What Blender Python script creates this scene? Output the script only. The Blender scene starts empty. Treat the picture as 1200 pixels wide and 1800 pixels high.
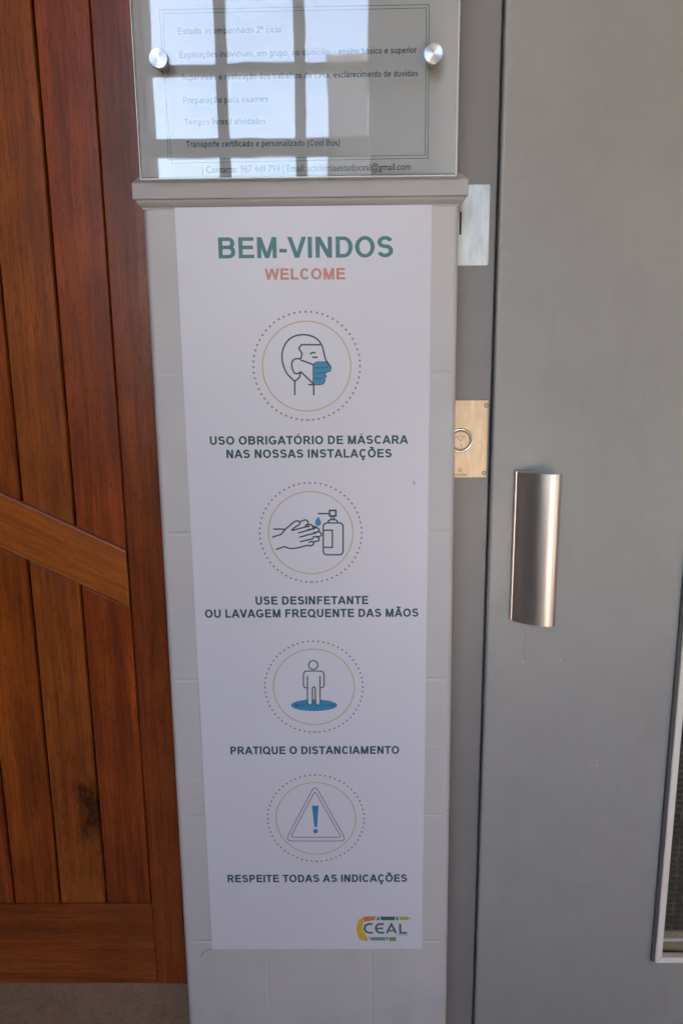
import bpy, bmesh, math, random
from math import radians as R, sin, cos, pi
from mathutils import Matrix, Vector
random.seed(4)
S = bpy.context.scene
C = S.collection
# ------------------------------------------------------------------ camera
ZC, D0, F = 1.55, 1.2, 1352.0            # eye height, distance to the pillar face, focal length in photo pixels
TH, RO, YA = R(11.814), R(.5705), R(-.6207)
fw = Vector((sin(YA)*cos(TH), cos(YA)*cos(TH), -sin(TH)))
rt0 = Vector((cos(YA), -sin(YA), 0)); dn0 = fw.cross(rt0)
rt = rt0*cos(RO) + dn0*sin(RO); dn = -rt0*sin(RO) + dn0*cos(RO)
cam = bpy.data.cameras.new('camera'); co = bpy.data.objects.new('camera', cam); C.objects.link(co)
m = Matrix((rt, -dn, -fw)).transposed().to_4x4(); m.translation = Vector((0, -D0, ZC)); co.matrix_world = m
cam.sensor_fit = 'VERTICAL'; cam.sensor_height = 36; cam.sensor_width = 24; cam.lens = F/1800*36
cam.clip_start = .02; cam.clip_end = 600; S.camera = co
# ------------------------------------------------------------------ light
SUN_EL, SUN_AZ = R(48), R(250)
w = bpy.data.worlds.new('World'); S.world = w; w.use_nodes = True
nt = w.node_tree; bg = nt.nodes['Background']
sk = nt.nodes.new('ShaderNodeTexSky'); sk.sky_type = 'NISHITA'; sk.sun_disc = False
sk.sun_elevation = SUN_EL; sk.sun_rotation = SUN_AZ; sk.dust_density = 2.5; sk.ozone_density = .9
nt.links.new(sk.outputs[0], bg.inputs[0]); bg.inputs[1].default_value = .15
sl = bpy.data.lights.new('sun', 'SUN'); sl.energy = 4.5; sl.angle = R(.5); sl.color = (1, .92, .81)
so = bpy.data.objects.new('sun', sl); C.objects.link(so)
sd = Vector((sin(SUN_AZ)*cos(SUN_EL), cos(SUN_AZ)*cos(SUN_EL), sin(SUN_EL)))   # towards the sun
so.rotation_euler = sd.to_track_quat('Z', 'Y').to_euler(); so.location = (0, -8, 12)
vs = S.view_settings; vs.view_transform = 'Standard'; vs.look = 'None'; vs.gamma = 1; vs.use_curve_mapping = False
vs.exposure = 4.08
S.cycles.max_bounces = 10; S.cycles.diffuse_bounces = 6; S.cycles.transparent_max_bounces = 12
S.cycles.caustics_reflective = False; S.cycles.caustics_refractive = False
S.cycles.use_denoising = True

def at(px, py, Y):
    "photo pixel -> world x, z on the vertical plane y = Y"
    v = rt*((px-600)/F) + dn*((py-900)/F) + fw
    v = v*((D0+Y)/v.y)
    return v.x, v.z+ZC

# ------------------------------------------------------------------ materials
def lin(r, g, b): return tuple(((c/255+.055)/1.055)**2.4 if c/255 > .04045 else c/255/12.92 for c in (r, g, b))
class M:
    def __init__(s, name, col=(.5, .5, .5), rough=.5, metal=0, spec=.5, coat=0, coat_r=.1):
        s.m = bpy.data.materials.new(name); s.m.use_nodes = True; s.t = s.m.node_tree
        s.b = s.t.nodes['Principled BSDF']
        s.set('Base Color', (*col, 1)); s.set('Roughness', rough); s.set('Metallic', metal)
        s.set('Specular IOR Level', spec); s.set('Coat Weight', coat); s.set('Coat Roughness', coat_r)
    def set(s, k, v): s.b.inputs[k].default_value = v
    def n(s, typ, **kw):
        x = s.t.nodes.new('ShaderNode'+typ)
        for k, v in kw.items():
            if k.startswith('i_'): x.inputs[k[2:].replace('_', ' ')].default_value = v
            else: setattr(x, k, v)
        return x
    def l(s, a, b): s.t.links.new(a, b)
    def coord(s, scale=(1, 1, 1), loc=(0, 0, 0), rot=(0, 0, 0)):
        g = s.n('NewGeometry'); mp = s.n('Mapping')
        mp.inputs['Scale'].default_value = scale; mp.inputs['Location'].default_value = loc; mp.inputs['Rotation'].default_value = rot
        s.l(g.outputs['Position'], mp.inputs['Vector']); return mp.outputs[0]
    def noise(s, vec, scale, detail=4, rough=.55, dist=0):
        x = s.n('TexNoise', i_Scale=scale, i_Detail=detail, i_Roughness=rough, i_Distortion=dist); s.l(vec, x.inputs['Vector']); return x.outputs['Fac']
    def ramp(s, fac, stops):
        x = s.n('ValToRGB'); cr = x.color_ramp
        while len(cr.elements) < len(stops): cr.elements.new(.5)
        for e, (p, c) in zip(cr.elements, stops):
            e.position = p; e.color = (*c, 1) if len(c) == 3 else c
        s.l(fac, x.inputs[0]); return x.outputs[0]
    def math(s, op, a, b=None, c=None):
        x = s.n('Math', operation=op)
        for i, v in enumerate((a, b, c)):
            if v is None: continue
            if isinstance(v, (int, float)): x.inputs[i].default_value = v
            else: s.l(v, x.inputs[i])
        return x.outputs[0]
    def mix(s, fac, a, b, mode='MIX'):
        x = s.n('Mix', data_type='RGBA', blend_type=mode)
        for i, v in ((0, fac), (6, a), (7, b)):
            if isinstance(v, (int, float)): x.inputs[i].default_value = v
            elif isinstance(v, tuple): x.inputs[i].default_value = (*v, 1)
            else: s.l(v, x.inputs[i])
        return x.outputs[2]
    def bump(s, h, strength, dist=.001):
        x = s.n('Bump', i_Strength=strength, i_Distance=dist); s.l(h, x.inputs['Height'])
        prev = s.b.inputs['Normal'].links
        if prev: s.l(prev[0].from_socket, x.inputs['Normal'])
        s.l(x.outputs[0], s.b.inputs['Normal'])
    def color(s, sock): s.l(sock, s.b.inputs['Base Color'])
    def rgh(s, sock): s.l(sock, s.b.inputs['Roughness'])

def paint(name, col, rough, var=.06, peel=.25, pscale=420, spec=.5):
    k = M(name, col, rough, spec=spec)
    c1 = tuple(x*(1-var) for x in col); c2 = tuple(x*(1+var) for x in col)
    n1 = k.noise(k.coord(), 5, 5, .6); k.color(k.ramp(n1, [(.3, c1), (.7, c2)]))
    n2 = k.noise(k.coord(), pscale, 3); k.bump(n2, peel, .0004)
    n3 = k.noise(k.coord(), 14, 6, .7); k.rgh(k.ramp(n3, [(.3, (rough*.85,)*3), (.75, (min(1, rough*1.2),)*3)]))
    return k

def wood(name, axis, dark, light, seed, knot=None, rough=.33):
    k = M(name, light, rough, coat=.16, coat_r=.2, spec=.3)
    ang = (0, 0, 0)
    if axis == 'z': sc = (1, 1, .045)
    elif axis == 'x': sc = (.045, 1, 1)
    else: sc = (.045, 1, 1); ang = (0, axis, 0)
    v = k.coord(loc=(seed*3.7, seed*1.3, seed*5.1))
    if ang != (0, 0, 0):
        mp0 = k.n('Mapping'); mp0.inputs['Rotation'].default_value = ang; k.l(v, mp0.inputs['Vector']); v = mp0.outputs[0]
    mp = k.n('Mapping'); mp.inputs['Scale'].default_value = sc; k.l(v, mp.inputs['Vector']); vs_ = mp.outputs[0]
    a = k.noise(vs_, 38, 6, .6, .8); b = k.noise(vs_, 210, 4, .7); c = k.noise(v, 6, 3)
    base = k.ramp(a, [(.25, dark), (.5, tuple((p+q)/2 for p, q in zip(dark, light))), (.75, light)])
    fine = k.ramp(b, [(.32, (.50, .45, .42)), (.6, (1.02, .98, .94))])
    col = k.mix(.8, base, fine, 'MULTIPLY')
    big = k.ramp(c, [(.3, (.66, .60, .56)), (.7, (1.12, 1.08, 1.02))])
    col = k.mix(.8, col, big, 'MULTIPLY')
    # short dark pores lying along the grain
    mp2 = k.n('Mapping'); mp2.inputs['Scale'].default_value = (sc[0]*2.2 if sc[0] < 1 else 1, 1, sc[2]*2.2 if sc[2] < 1 else 1)
    k.l(v, mp2.inputs['Vector'])
    p = k.noise(mp2.outputs[0], 640, 2, .5)
    col = k.mix(k.ramp(p, [(.34, (.55,)*3), (.44, (0,)*3)]), col, tuple(x*.45 for x in dark))
    if knot:
        kx, kz, rx, rz = knot
        g = k.n('NewGeometry'); mp3 = k.n('Mapping')
        nz = k.noise(k.coord((1, 1, .5)), 30, 5, .65)
        sub = k.n('VectorMath', operation='SUBTRACT'); k.l(g.outputs['Position'], sub.inputs[0]); sub.inputs[1].default_value = (kx, .06, kz)
        dv = k.n('VectorMath', operation='DIVIDE'); k.l(sub.outputs[0], dv.inputs[0]); dv.inputs[1].default_value = (rx, 1, rz)
        ln = k.n('VectorMath', operation='LENGTH'); k.l(dv.outputs[0], ln.inputs[0])
        dd = k.math('ADD', ln.outputs['Value'], k.math('MULTIPLY', k.math('SUBTRACT', nz, .5), 3.4))
        rings = k.math('SINE', k.math('MULTIPLY', dd, 17))
        rm = k.math('MULTIPLY', k.ramp(dd, [(.5, (1,)*3), (.98, (0,)*3)]), k.ramp(rings, [(.2, (0,)*3), (.8, (.16,)*3)]))
        col = k.mix(rm, col, tuple(x*1.5 for x in light))
        col = k.mix(k.ramp(dd, [(.15, (.95,)*3), (.95, (0,)*3)]), col, tuple(x*.12 for x in dark))
    k.color(col)
    k.bump(b, .25, .0006)
    k.rgh(k.ramp(a, [(.3, (rough*1.2,)*3), (.7, (rough*.85,)*3)]))
    return k.m

def flat(name, col, rough=.5, **kw):
    k = M(name, col, rough, **kw)
    n = k.noise(k.coord(), 160, 4); k.color(k.ramp(n, [(.3, tuple(x*.93 for x in col)), (.7, tuple(x*1.05 for x in col))]))
    return k.m

def brushed(name, col, rough, axis, strength=.35, mott=0):
    k = M(name, col, rough, metal=1)
    sc = (1, 1, .02) if axis == 'z' else (.02, 1, 1)
    n = k.noise(k.coord(sc), 900, 3)
    k.bump(n, strength, .0002)
    if mott:
        n2 = k.noise(k.coord((1, 1, .22)), 75, 6, .75); c = k.ramp(n2, [(.3, tuple(x*(1-mott) for x in col)), (.7, tuple(min(1, x*(1+mott*.5)) for x in col))])
        k.color(c); k.rgh(k.ramp(n2, [(.3, (rough*.8,)*3), (.7, (rough*1.3,)*3)]))
    return k.m

MAT = {}
# pillar: painted tiles, joints every 252 mm, upright joints 189 mm apart low down
k = paint('pillar_paint', (.52, .503, .503), .46, .05, .35)
g = k.n('NewGeometry'); sp = k.n('SeparateXYZ'); k.l(g.outputs['Position'], sp.inputs[0])
wob = k.math('MULTIPLY', k.math('SUBTRACT', k.noise(k.coord(), 9, 3), .5), .004)
zz = k.math('SUBTRACT', k.math('ADD', sp.outputs[2], wob), ZC-.0320)
pz = k.math('PINGPONG', zz, .12625)                       # 0 at each joint
dz = k.math('ABSOLUTE', pz)
gz = k.ramp(dz, [(0, (1,)*3), (.0026, (0,)*3)])
xs = k.math('ADD', sp.outputs[0], wob)
px_ = k.math('ABSOLUTE', k.math('PINGPONG', k.math('SUBTRACT', xs, .0326), .0943))
gx = k.ramp(px_, [(0, (1,)*3), (.0022, (0,)*3)])
below = k.math('LESS_THAN', sp.outputs[2], ZC-.03)
inx = k.math('MULTIPLY', k.math('GREATER_THAN', sp.outputs[0], -.292), k.math('LESS_THAN', sp.outputs[0], .158))
front = k.math('LESS_THAN', sp.outputs[1], .004)
lines = k.math('MULTIPLY', k.math('MULTIPLY', k.math('MAXIMUM', gz, gx), below), k.math('MULTIPLY', inx, front))
k.bump(k.math('MULTIPLY', lines, -1), .9, .0014)
bc = k.b.inputs['Base Color'].links[0].from_socket
grime = k.noise(k.coord(), 7, 6, .7)
low = k.n('MapRange'); k.l(sp.outputs[2], low.inputs[0]); low.inputs[1].default_value = ZC-.9; low.inputs[2].default_value = ZC-1.15
gm = k.math('MULTIPLY', k.ramp(grime, [(.5, (0,)*3), (.75, (.45,)*3)]), low.outputs[0])
bc = k.mix(gm, bc, (.33, .32, .34))
k.color(k.mix(k.math('MULTIPLY', lines, .55), bc, (.62, .60, .59)))
MAT['pillar'] = k.m
MAT['cap'] = paint('moulding_paint', (.42, .40, .39), .5, .05, .5, 300).m
MAT['neck'] = paint('neck_paint', (.57, .565, .575), .5, .04, .3).m
k = paint('grey_enamel', (.332, .328, .313), .33, .04, .45, 240)
k.bump(k.noise(k.coord((1, 1, .25)), 7, 4, .55), .35, .006)
sm = k.ramp(k.noise(k.coord((1, 1, .8)), 11, 8, .75, .6), [(.46, (0,)*3), (.72, (1,)*3)])
st = k.ramp(k.noise(k.coord((1, 1, .03)), 120, 4, .6), [(.62, (0,)*3), (.78, (1,)*3)])
fl = k.ramp(k.noise(k.coord(), 260, 2, .5), [(.76, (0,)*3), (.80, (1,)*3)])
c0 = k.b.inputs['Base Color'].links[0].from_socket
c0 = k.mix(k.math('MULTIPLY', sm, .22), c0, (.22, .215, .205)); c0 = k.mix(k.math('MULTIPLY', st, .16), c0, (.21, .20, .19)); k.color(k.mix(k.math('MULTIPLY', fl, .5), c0, (.5, .49, .47)))
k.rgh(k.math('ADD', k.math('MULTIPLY', sm, .16), .29)); MAT['door_paint'] = k.m
MAT['frame_paint'] = paint('frame_enamel', (.225, .215, .212), .36, .06, .35, 240).m
k = paint('poster_film', (.655, .65, .71), .36, .012, .15, 700); k.bump(k.noise(k.coord((1, 1, .5)), 9, 3, .5), .5, .004); MAT['sticker'] = k.m
for nm, c in dict(ink_head=(.045, .19, .19), ink_orange=(.55, .235, .17), ink_dark=(.010, .075, .078), ink_gold=(.50, .42, .22), ink_dot=(.25, .14, .115),
                  ink_blue=(.025, .24, .47), ink_grey=(.10, .10, .115), logo_yellow=(.66, .44, .03), logo_orange=(.72, .22, .06), logo_teal=(.10, .30, .31),
                  logo_green=(.02, .13, .09), logo_lime=(.40, .40, .04), logo_leaf=(.16, .30, .07), logo_pink=(.6, .25, .22)).items():
    MAT[nm] = flat(nm, c, .45)
MAT['sign_ink'] = flat('sign_ink', (.004, .018, .011), .5)
MAT['sign_ink_grey'] = flat('sign_ink_grey', (.03, .034, .03), .5)
MAT['sign_line'] = flat('sign_line', (.06, .20, .14), .5)
MAT['edge'] = flat('edge_highlight', (.85, .87, .87), .25)  # white colour stands in for the highlight along the sheet's rim
MAT['steel'] = brushed('brushed_steel', (.50, .51, .51), .36, 'z', .9, .25)
MAT['brass'] = brushed('aged_brass', (.49, .395, .285), .38, 'z', .5, .40)
MAT['alu'] = brushed('anodised_aluminium', (.66, .60, .565), .33, 'z', .10)
MAT['chrome'] = M('bright_ring', (.85, .84, .80), .18, metal=1).m
MAT['screw'] = M('dark_screw', (.16, .13, .11), .35, metal=1).m
MAT['black'] = flat('black_gap', (.008, .008, .01), .8)
MAT['bead'] = paint('bead_paint', (.82, .76, .69), .4, .04, .2).m
MAT['frame_strip'] = flat('dark_strip', (.075, .08, .08), .6)
MAT['white'] = flat('white_trim', (.92, .92, .90), .4)
MAT['tan'] = flat('tan_board', (.44, .33, .22), .55)
MAT['chip'] = flat('bare_chip', (.62, .60, .57), .6)
MAT['hair'] = flat('grey_hairline', (.19, .18, .19), .7)
# conic brushed cap
k = M('turned_steel', (.70, .70, .69), .36, metal=1); k.set('Anisotropic', .95); k.set('Anisotropic Rotation', .25)
tg = k.n('Tangent', direction_type='RADIAL', axis='Y'); k.l(tg.outputs[0], k.b.inputs['Tangent']); MAT['turned'] = k.m
# clear acrylic: thin sheet, clear with Fresnel reflection
k = M('clear_acrylic'); out = k.t.nodes['Material Output']; k.t.nodes.remove(k.b)
tr = k.n('BsdfTransparent'); tr.inputs[0].default_value = (.965, .975, .97, 1)
gl = k.n('BsdfGlossy'); gl.inputs['Roughness'].default_value = .018; bw = k.n('Bump', i_Strength=.25, i_Distance=.0006); k.l(k.noise(k.coord(), 7, 2), bw.inputs['Height']); k.l(bw.outputs[0], gl.inputs['Normal'])
fr = k.n('Fresnel'); fr.inputs[0].default_value = 1.49
mx = k.n('MixShader'); k.l(fr.outputs[0], mx.inputs[0]); k.l(tr.outputs[0], mx.inputs[1]); k.l(gl.outputs[0], mx.inputs[2]); k.l(mx.outputs[0], out.inputs[0])
MAT['acrylic'] = k.m
# stone sill
k = M('brown_stone', (.16, .12, .10), .7); n1 = k.noise(k.coord(), 18, 7, .7); n2 = k.noise(k.coord(), 160, 4, .7)
k.color(k.mix(.5, k.ramp(n1, [(.3, (.165, .10, .060)), (.7, (.30, .19, .12))]), k.ramp(n2, [(.3, (.13, .08, .05)), (.7, (.33, .21, .14))])))
k.bump(n2, .5, .001); MAT['stone'] = k.m
# dark mesh matting seen behind the lift window
k = M('dark_mesh', (.02, .018, .015), .6); v = k.coord()
def grid(k, sock, pitch, wd):
    p = k.math('PINGPONG', sock, pitch/2); return k.ramp(k.math('ABSOLUTE', p), [(0, (1,)*3), (wd, (0,)*3)])
sp = k.n('SeparateXYZ'); k.l(v, sp.inputs[0])
nz = k.math('MULTIPLY', k.math('SUBTRACT', k.noise(v, 45, 4), .5), .006)
gx = grid(k, k.math('ADD', sp.outputs[0], nz), .0155, .0016); gz = grid(k, k.math('ADD', sp.outputs[2], nz), .0122, .0016)
gg = k.math('MULTIPLY', k.math('MAXIMUM', gx, gz), k.ramp(k.noise(v, 90, 3), [(.35, (.05,)*3), (.65, (1,)*3)]))
k.color(k.mix(gg, k.ramp(k.noise(v, 120, 4), [(.3, (.012, .010, .008)), (.7, (.034, .028, .022))]), (.17, .15, .11)))
k.bump(gg, .6, .001); MAT['mesh'] = k.m
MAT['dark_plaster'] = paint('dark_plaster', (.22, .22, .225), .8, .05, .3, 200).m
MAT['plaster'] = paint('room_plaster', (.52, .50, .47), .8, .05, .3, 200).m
MAT['ceiling'] = paint('ceiling_plaster', (.35, .34, .33), .85, .04, .3, 200).m
MAT['floor'] = paint('floor_stone', (.36, .31, .27), .5, .2, .3, 120).m
MAT['darkwood'] = flat('dark_frame', (.055, .05, .05), .5)
MAT['facade'] = paint('cream_render', (.70, .51, .34), .85, .08, .4, 60).m
MAT['paving'] = paint('paving', (.36, .29, .22), .85, .15, .4, 60).m

# ------------------------------------------------------------------ mesh helpers
def link(name, bm, mat, parent=None, smooth=False):
    me = bpy.data.meshes.new(name); bm.to_mesh(me); bm.free()
    me.materials.append(mat)
    if smooth:
        for p in me.polygons: p.use_smooth = True
    o = bpy.data.objects.new(name, me); C.objects.link(o)
    if parent:
        o.parent = parent; o.matrix_parent_inverse = parent.matrix_world.inverted()
    return o
def tag(o, label=None, cat=None, group=None, kind=None):
    for k_, v_ in (('label', label), ('category', cat), ('group', group), ('kind', kind)):
        if v_: o[k_] = v_
    return o
def thing(name, label, cat, loc=(0, 0, 0), group=None):
    o = bpy.data.objects.new(name, None); o.empty_display_size = .05; C.objects.link(o); o.location = loc
    o.matrix_world = Matrix.Translation(loc)
    return tag(o, label, cat, group)
def box(x0, x1, y0, y1, z0, z1, bev=0, seg=3, bm=None):
    b = bmesh.new()
    bmesh.ops.create_cube(b, size=1)
    for v in b.verts: v.co = Vector(((x0+x1)/2+v.co.x*(x1-x0), (y0+y1)/2+v.co.y*(y1-y0), (z0+z1)/2+v.co.z*(z1-z0)))
    if bev: bmesh.ops.bevel(b, geom=list(b.edges), offset=bev, segments=seg, profile=.5, affect='EDGES')
    return merge(bm, b)
def merge(bm, b):
    if bm is None: return b
    me = bpy.data.meshes.new('tmp'); b.to_mesh(me); b.free(); bm.from_mesh(me); bpy.data.meshes.remove(me); return bm
def prism_z(pts, z0, z1, bm=None):
    "plan outline (x, y) extruded upward"
    b = bm or bmesh.new()
    lo = [b.verts.new((x, y, z0)) for x, y in pts]; hi = [b.verts.new((x, y, z1)) for x, y in pts]
    n = len(pts)
    for i in range(n): b.faces.new((lo[i], lo[(i+1) % n], hi[(i+1) % n], hi[i]))
    b.faces.new(hi); b.faces.new(lo[::-1]); bmesh.ops.recalc_face_normals(b, faces=b.faces); return b
def prism_y(pts, y0, y1, bev=0):
    "elevation outline (x, z) extruded in depth"
    b = bmesh.new()
    lo = [b.verts.new((x, y0, z)) for x, z in pts]; hi = [b.verts.new((x, y1, z)) for x, z in pts]
    n = len(pts)
    for i in range(n): b.faces.new((lo[i], lo[(i+1) % n], hi[(i+1) % n], hi[i]))
    b.faces.new(hi); b.faces.new(lo[::-1]); bmesh.ops.recalc_face_normals(b, faces=b.faces)
    if bev: bmesh.ops.bevel(b, geom=list(b.edges), offset=bev, segments=2, profile=.5, affect='EDGES')
    return b
def disc(cx, cz, r, y0, y1, bev=0, n=48, seg=3):
    return prism_y([(cx+r*cos(2*pi*i/n), cz+r*sin(2*pi*i/n)) for i in range(n)], y0, y1) if not bev else lathe(cx, cz, [(0, y0), (r-bev, y0)]+[(r-bev+bev*sin(a*pi/2/seg), y0+bev-bev*cos(a*pi/2/seg)) for a in range(1, seg+1)]+[(r, y1), (0, y1)], n)
def lathe(cx, cz, prof, n=48):
    b = bmesh.new(); rings = []
    for r, y in prof:
        rings.append([b.verts.new((cx+r*cos(2*pi*i/n), y, cz+r*sin(2*pi*i/n))) for i in range(n)] if r > 1e-7 else [b.verts.new((cx, y, cz))])
    for A, B in zip(rings, rings[1:]):
        for i in range(n):
            a = [A[i % len(A)], A[(i+1) % n % len(A)]] if len(A) > 1 else [A[0]]
            c = [B[(i+1) % n], B[i]] if len(B) > 1 else [B[0]]
            if len(set(a+c)) > 2: b.faces.new(a+c)
    bmesh.ops.recalc_face_normals(b, faces=b.faces); return b

# ---- ink: flat printed shapes a few hundredths of a millimetre thick on a vertical plane
class Ink:
    def __init__(s, Y): s.b = bmesh.new(); s.Y = Y; s.k = 0
    def y(s): s.k += 1; return s.Y - .00006 - (s.k % 9)*.000022
    def poly(s, pts, dz=0):
        y = s.y(); s.b.faces.new([s.b.verts.new((x, y, z)) for x, z in pts])
    def ribbon(s, pts, wx, wz=None, closed=False):
        wz = wz or wx; y = s.y(); n = len(pts); L = []; Rr = []
        for i in range(n):
            p = Vector(pts[i]); a = Vector(pts[i-1]) if (i or closed) else None; c = Vector(pts[(i+1) % n]) if (i < n-1 or closed) else None
            d1 = (p-a).normalized() if a is not None and (p-a).length > 1e-9 else None; d2 = (c-p).normalized() if c is not None and (c-p).length > 1e-9 else None
            d1 = d1 or d2; d2 = d2 or d1
            n1 = Vector((-d1.y, d1.x)); n2 = Vector((-d2.y, d2.x)); nn = n1+n2
            if nn.length < .2: nn = n1
            nn.normalize(); k_ = 1/max(.45, nn.dot(n1))
            o = Vector((nn.x*wx/2, nn.y*wz/2))*k_
            L.append(s.b.verts.new((p.x+o.x, y, p.y+o.y))); Rr.append(s.b.verts.new((p.x-o.x, y, p.y-o.y)))
        for i in range(n if closed else n-1):
            j = (i+1) % n; s.b.faces.new((L[i], L[j], Rr[j], Rr[i]))
    def px(s, pts, wpx, closed=False):
        "polyline given in photo pixels, width in pixels"
        q = [at(x, y_, s.Y) for x, y_ in pts]; wm = wpx*.00088
        s.ribbon(q, wm, wm, closed)
    def pxpoly(s, pts): s.poly([at(x, y_, s.Y) for x, y_ in pts])
    def ring(s, cx, cz, r, w_, n=96): s.ribbon([(cx+r*cos(2*pi*i/n), cz+r*sin(2*pi*i/n)) for i in range(n)], w_, w_, True)
    def done(s, name, mat, parent): return link(name, s.b, MAT[mat], parent)
def curve(pts, n=8):
    "Catmull-Rom through points"
    P = [pts[0]]+list(pts)+[pts[-1]]; out = []
    for i in range(1, len(P)-2):
        p0, p1, p2, p3 = [Vector(q) for q in P[i-1:i+3]]
        for k_ in range(n):
            t = k_/n; out.append(tuple(.5*((2*p1)+(-p0+p2)*t+(2*p0-5*p1+4*p2-p3)*t*t+(-p0+3*p1-3*p2+p3)*t**3)))
    return out+[tuple(pts[-1])]

# ---- grotesque lettering drawn from strokes (units: 1000 per em, cap height 716)
ADV_B = dict(zip('ABCDEFGHIJKLMNOPQRSTUVWXYZ', (722, 722, 722, 722, 667, 611, 778, 722, 278, 556, 722, 611, 833, 722, 778, 667, 778, 722, 667, 611, 722, 667, 944, 667, 667, 611)))
ADV_R = dict(zip('ABCDEFGHIJKLMNOPQRSTUVWXYZ', (667, 667, 722, 722, 667, 611, 778, 722, 278, 500, 667, 556, 833, 722, 778, 667, 778, 722, 667, 611, 722, 667, 944, 667, 667, 611)))
ADV_R.update(dict(zip('abcdefghijklmnopqrstuvwxyz', (556, 556, 500, 556, 556, 278, 556, 556, 222, 222, 500, 222, 833, 556, 556, 556, 556, 333, 500, 278, 556, 500, 722, 500, 500, 500))))
for d in (ADV_B, ADV_R): d.update({' ': 278, '-': 333, ',': 278, '.': 278, '/': 278, '(': 333, ')': 333, '2': 556, 'º': 365, ':': 278, '|': 260})
ACC = {'Ã': ('A', '~'), 'Õ': ('O', '~'), 'Ó': ('O', "'"), 'Á': ('A', "'"), 'Ç': ('C', ','), 'ã': ('a', '~'), 'õ': ('o', '~'), 'á': ('a', "'"), 'é': ('e', "'"), 'ç': ('c', ',')}
def arc(cx, cy, rx, ry, a0, a1, n=None):
    n = n or max(4, int(abs(a1-a0)/11)); return [(cx+rx*cos(R(a0+(a1-a0)*i/n)), cy+ry*sin(R(a0+(a1-a0)*i/n))) for i in range(n+1)]
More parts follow.
